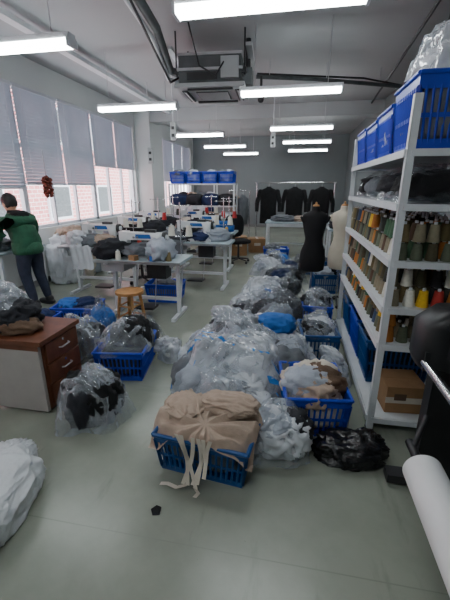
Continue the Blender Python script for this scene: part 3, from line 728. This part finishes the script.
def paperbox(x,y,s,h,c='card'):
    k=B(); k.mm((-s/2,-s/2,0),(s/2,s/2,h),c); k.box((0,-s/2-.001,h*.6),(s*.4,.002,h*.2),'cream'); k.mm((-.03,-s/2,h),(.03,s/2,h+.002),'cream'); k.box((-s*.55,0,h*.95),(s*.2,s,.004),c,ry=-.5)
    k.obj('cardboard_box',(x,y,0),.2,.002)
paperbox(-1.3,8.6,.4,.45); paperbox(-.9,9.1,.4,.35); paperbox(1.4,9.2,.45,.6); paperbox(-3.7,8.9,.4,.5)

# ---------------------------------------------------------------- man
def man(loc,rz):
    root=bpy.data.objects.new('man',None); scene.collection.objects.link(root); root.location=loc; root.rotation_euler=(0,0,rz)
    J=[((.10,0,.84),.155,.185),((.12,0,.97),.155,.185),((.165,0,1.10),.16,.195),((.2,0,1.2),.12,.155),((.235,0,1.27),.06,.06),((.268,0,1.33),.048,.048)]
    E=[(0,1),(1,2),(2,3),(3,4),(4,5)]
    def addj(p,r,par):
        J.append((p,r,r)); E.append((par,len(J)-1)); return len(J)-1
    hands=[]
    for s in(-1,1):
        a=addj((.2,s*.17,1.19),.1,3); b=addj((.25,s*.27,1.07),.088,a); c=addj((.3,s*.29,.98),.077,b); d=addj((.36,s*.23,.96),.062,c); e=addj((.42,s*.18,.94),.045,d); hands.append((Vector(J[e][0]),s))
        f=addj((.09,s*.095,.76),.105,0); g=addj((.1,s*.11,.6),.092,f); h=addj((.1,s*.115,.45),.076,g); i=addj((.05,s*.12,.28),.068,h); j=addj((.0,s*.12,.08),.052,i)
    me=bpy.data.meshes.new('b'); me.from_pydata([j[0] for j in J],E,[]); ob=bpy.data.objects.new('b',me); scene.collection.objects.link(ob)
    md=ob.modifiers.new('s','SKIN'); 
    for i,j in enumerate(J): me.skin_vertices[0].data[i].radius=(j[1],j[2]); me.skin_vertices[0].data[i].use_root=(i==0)
    ss=ob.modifiers.new('u','SUBSURF'); ss.levels=2; ss.render_levels=2
    bpy.context.view_layer.update()
    dg=bpy.context.evaluated_depsgraph_get(); m2=bpy.data.meshes.new_from_object(ob.evaluated_get(dg)); bpy.data.objects.remove(ob)
    m2.materials.clear()
    for mm in('greenf','jean','skin','hair'): m2.materials.append(M[mm])
    for p in m2.polygons:
        c=p.center; p.use_smooth=True
        p.material_index=2 if (c.z>1.275 and abs(c.y)<.1) else (1 if c.z<.79 and c.x<.32 else 0)
    for v in m2.vertices:
        if .8<v.co.z<1.24: v.co+=v.normal*.016*(1-2.4*abs(noise.noise(v.co*11)))
    body=bpy.data.objects.new('body',m2); scene.collection.objects.link(body); body.parent=root
    k=B()
    k.loft([(.1,0,.75,.16,.195),(.1,0,.80,.172,.205),(.115,0,.9,.155,.19)],'greenf',20)
    k.loft([(.225,0,1.22,.1,.11),(.235,0,1.28,.085,.095),(.24,0,1.31,.075,.08)],'blackf',16)
    k.lump((.15,0,1.24),(.085,.12,.06),'blackf',7,4,.12,2,.9)
    k.obj('jacket_hem_and_hood',parent=root)
    k=B(); k.M=Matrix.Translation((.295,0,1.39))@Matrix.Rotation(.45,4,'Y')
    k.lump((0,0,0),(.092,.073,.112),'skin',1,4,0,1,.95); k.lump((.03,0,-.06),(.055,.05,.05),'skin',1,3,0)
    k.lump((-.018,0,.022),(.093,.084,.107),'hair',1,4,.06,4,.95)
    k.lump((.095,0,-.015),(.018,.013,.025),'skin',1,3,0); k.lump((.08,0,-.055),(.014,.024,.007),'red',1,2,0)
    for s in(-1,1): 
        k.lump((.078,s*.03,.008),(.014,.014,.009),'white',1,2,0); k.lump((.089,s*.03,.008),(.005,.006,.006),'black',1,2,0); k.lump((.0,s*.079,-.01),(.018,.012,.03),'skin',1,2,0); k.lump((.083,s*.03,.03),(.008,.02,.004),'hair',1,2,0)
    k.obj('head',parent=root)
    k=B()
    for s in(-1,1):
        k.lump((.045,s*.125,.035),(.135,.05,.045),'shoe',1,4,0,1,.75,floor=.001); k.lump((-.01,s*.12,.08),(.06,.05,.05),'shoe',1,3,0)
    k.obj('shoes',parent=root)
    k=B()
    for w,s in hands:
        d=Vector((.85,-s*.15,-.5)).normalized(); side=d.cross(Vector((0,0,1))).normalized()
        k.cyl(w-d*.02,w+d*.085,.028,.032,'skin',10); k.lump(w+d*.05,(.045,.036,.02),'skin',1,3,0)
        for i,L in enumerate((.07,.08,.075,.06)):
            p=w+d*.08+side*(i-1.5)*.019; q=p+d*L*.5+Vector((0,0,-.006)); r=q+d*L*.4+Vector((0,0,-.022))
            k.tube([p,q,r],.0085,'skin',8); k.lump(r,(.008,.008,.008),'skin',0,2,0)
        t=w+d*.03-side*s*.03; q=t-side*s*.025+d*.03; k.tube([t,q,q+d*.025+Vector((0,0,-.01))],.0095,'skin',8)
    k.obj('hands',parent=root)
man((-3.4,4.12,0),math.pi-.15)

# ---------------------------------------------------------------- world + camera
w=bpy.data.worlds.new('world'); scene.world=w; w.use_nodes=True
nt=w.node_tree; bg=nt.nodes['Background']
sky=nt.nodes.new('ShaderNodeTexSky'); sky.sky_type='HOSEK_WILKIE'; sky.turbidity=8; sky.sun_direction=(.3,.2,.9)
mix=nt.nodes.new('ShaderNodeMix'); mix.data_type='RGBA'; mix.inputs[0].default_value=.85
nt.links.new(sky.outputs[0],mix.inputs[6]); mix.inputs[7].default_value=(.88,.95,1,1); nt.links.new(mix.outputs[2],bg.inputs[0]); bg.inputs[1].default_value=9.
cam=bpy.data.cameras.new('camera'); co=bpy.data.objects.new('camera',cam); scene.collection.objects.link(co); scene.camera=co
co.location=(0,0,1.6); co.rotation_euler=((90-17.9)*D2R,0,10.8*D2R)
cam.sensor_fit='VERTICAL'; cam.sensor_height=24; cam.lens=14.; cam.clip_start=.05
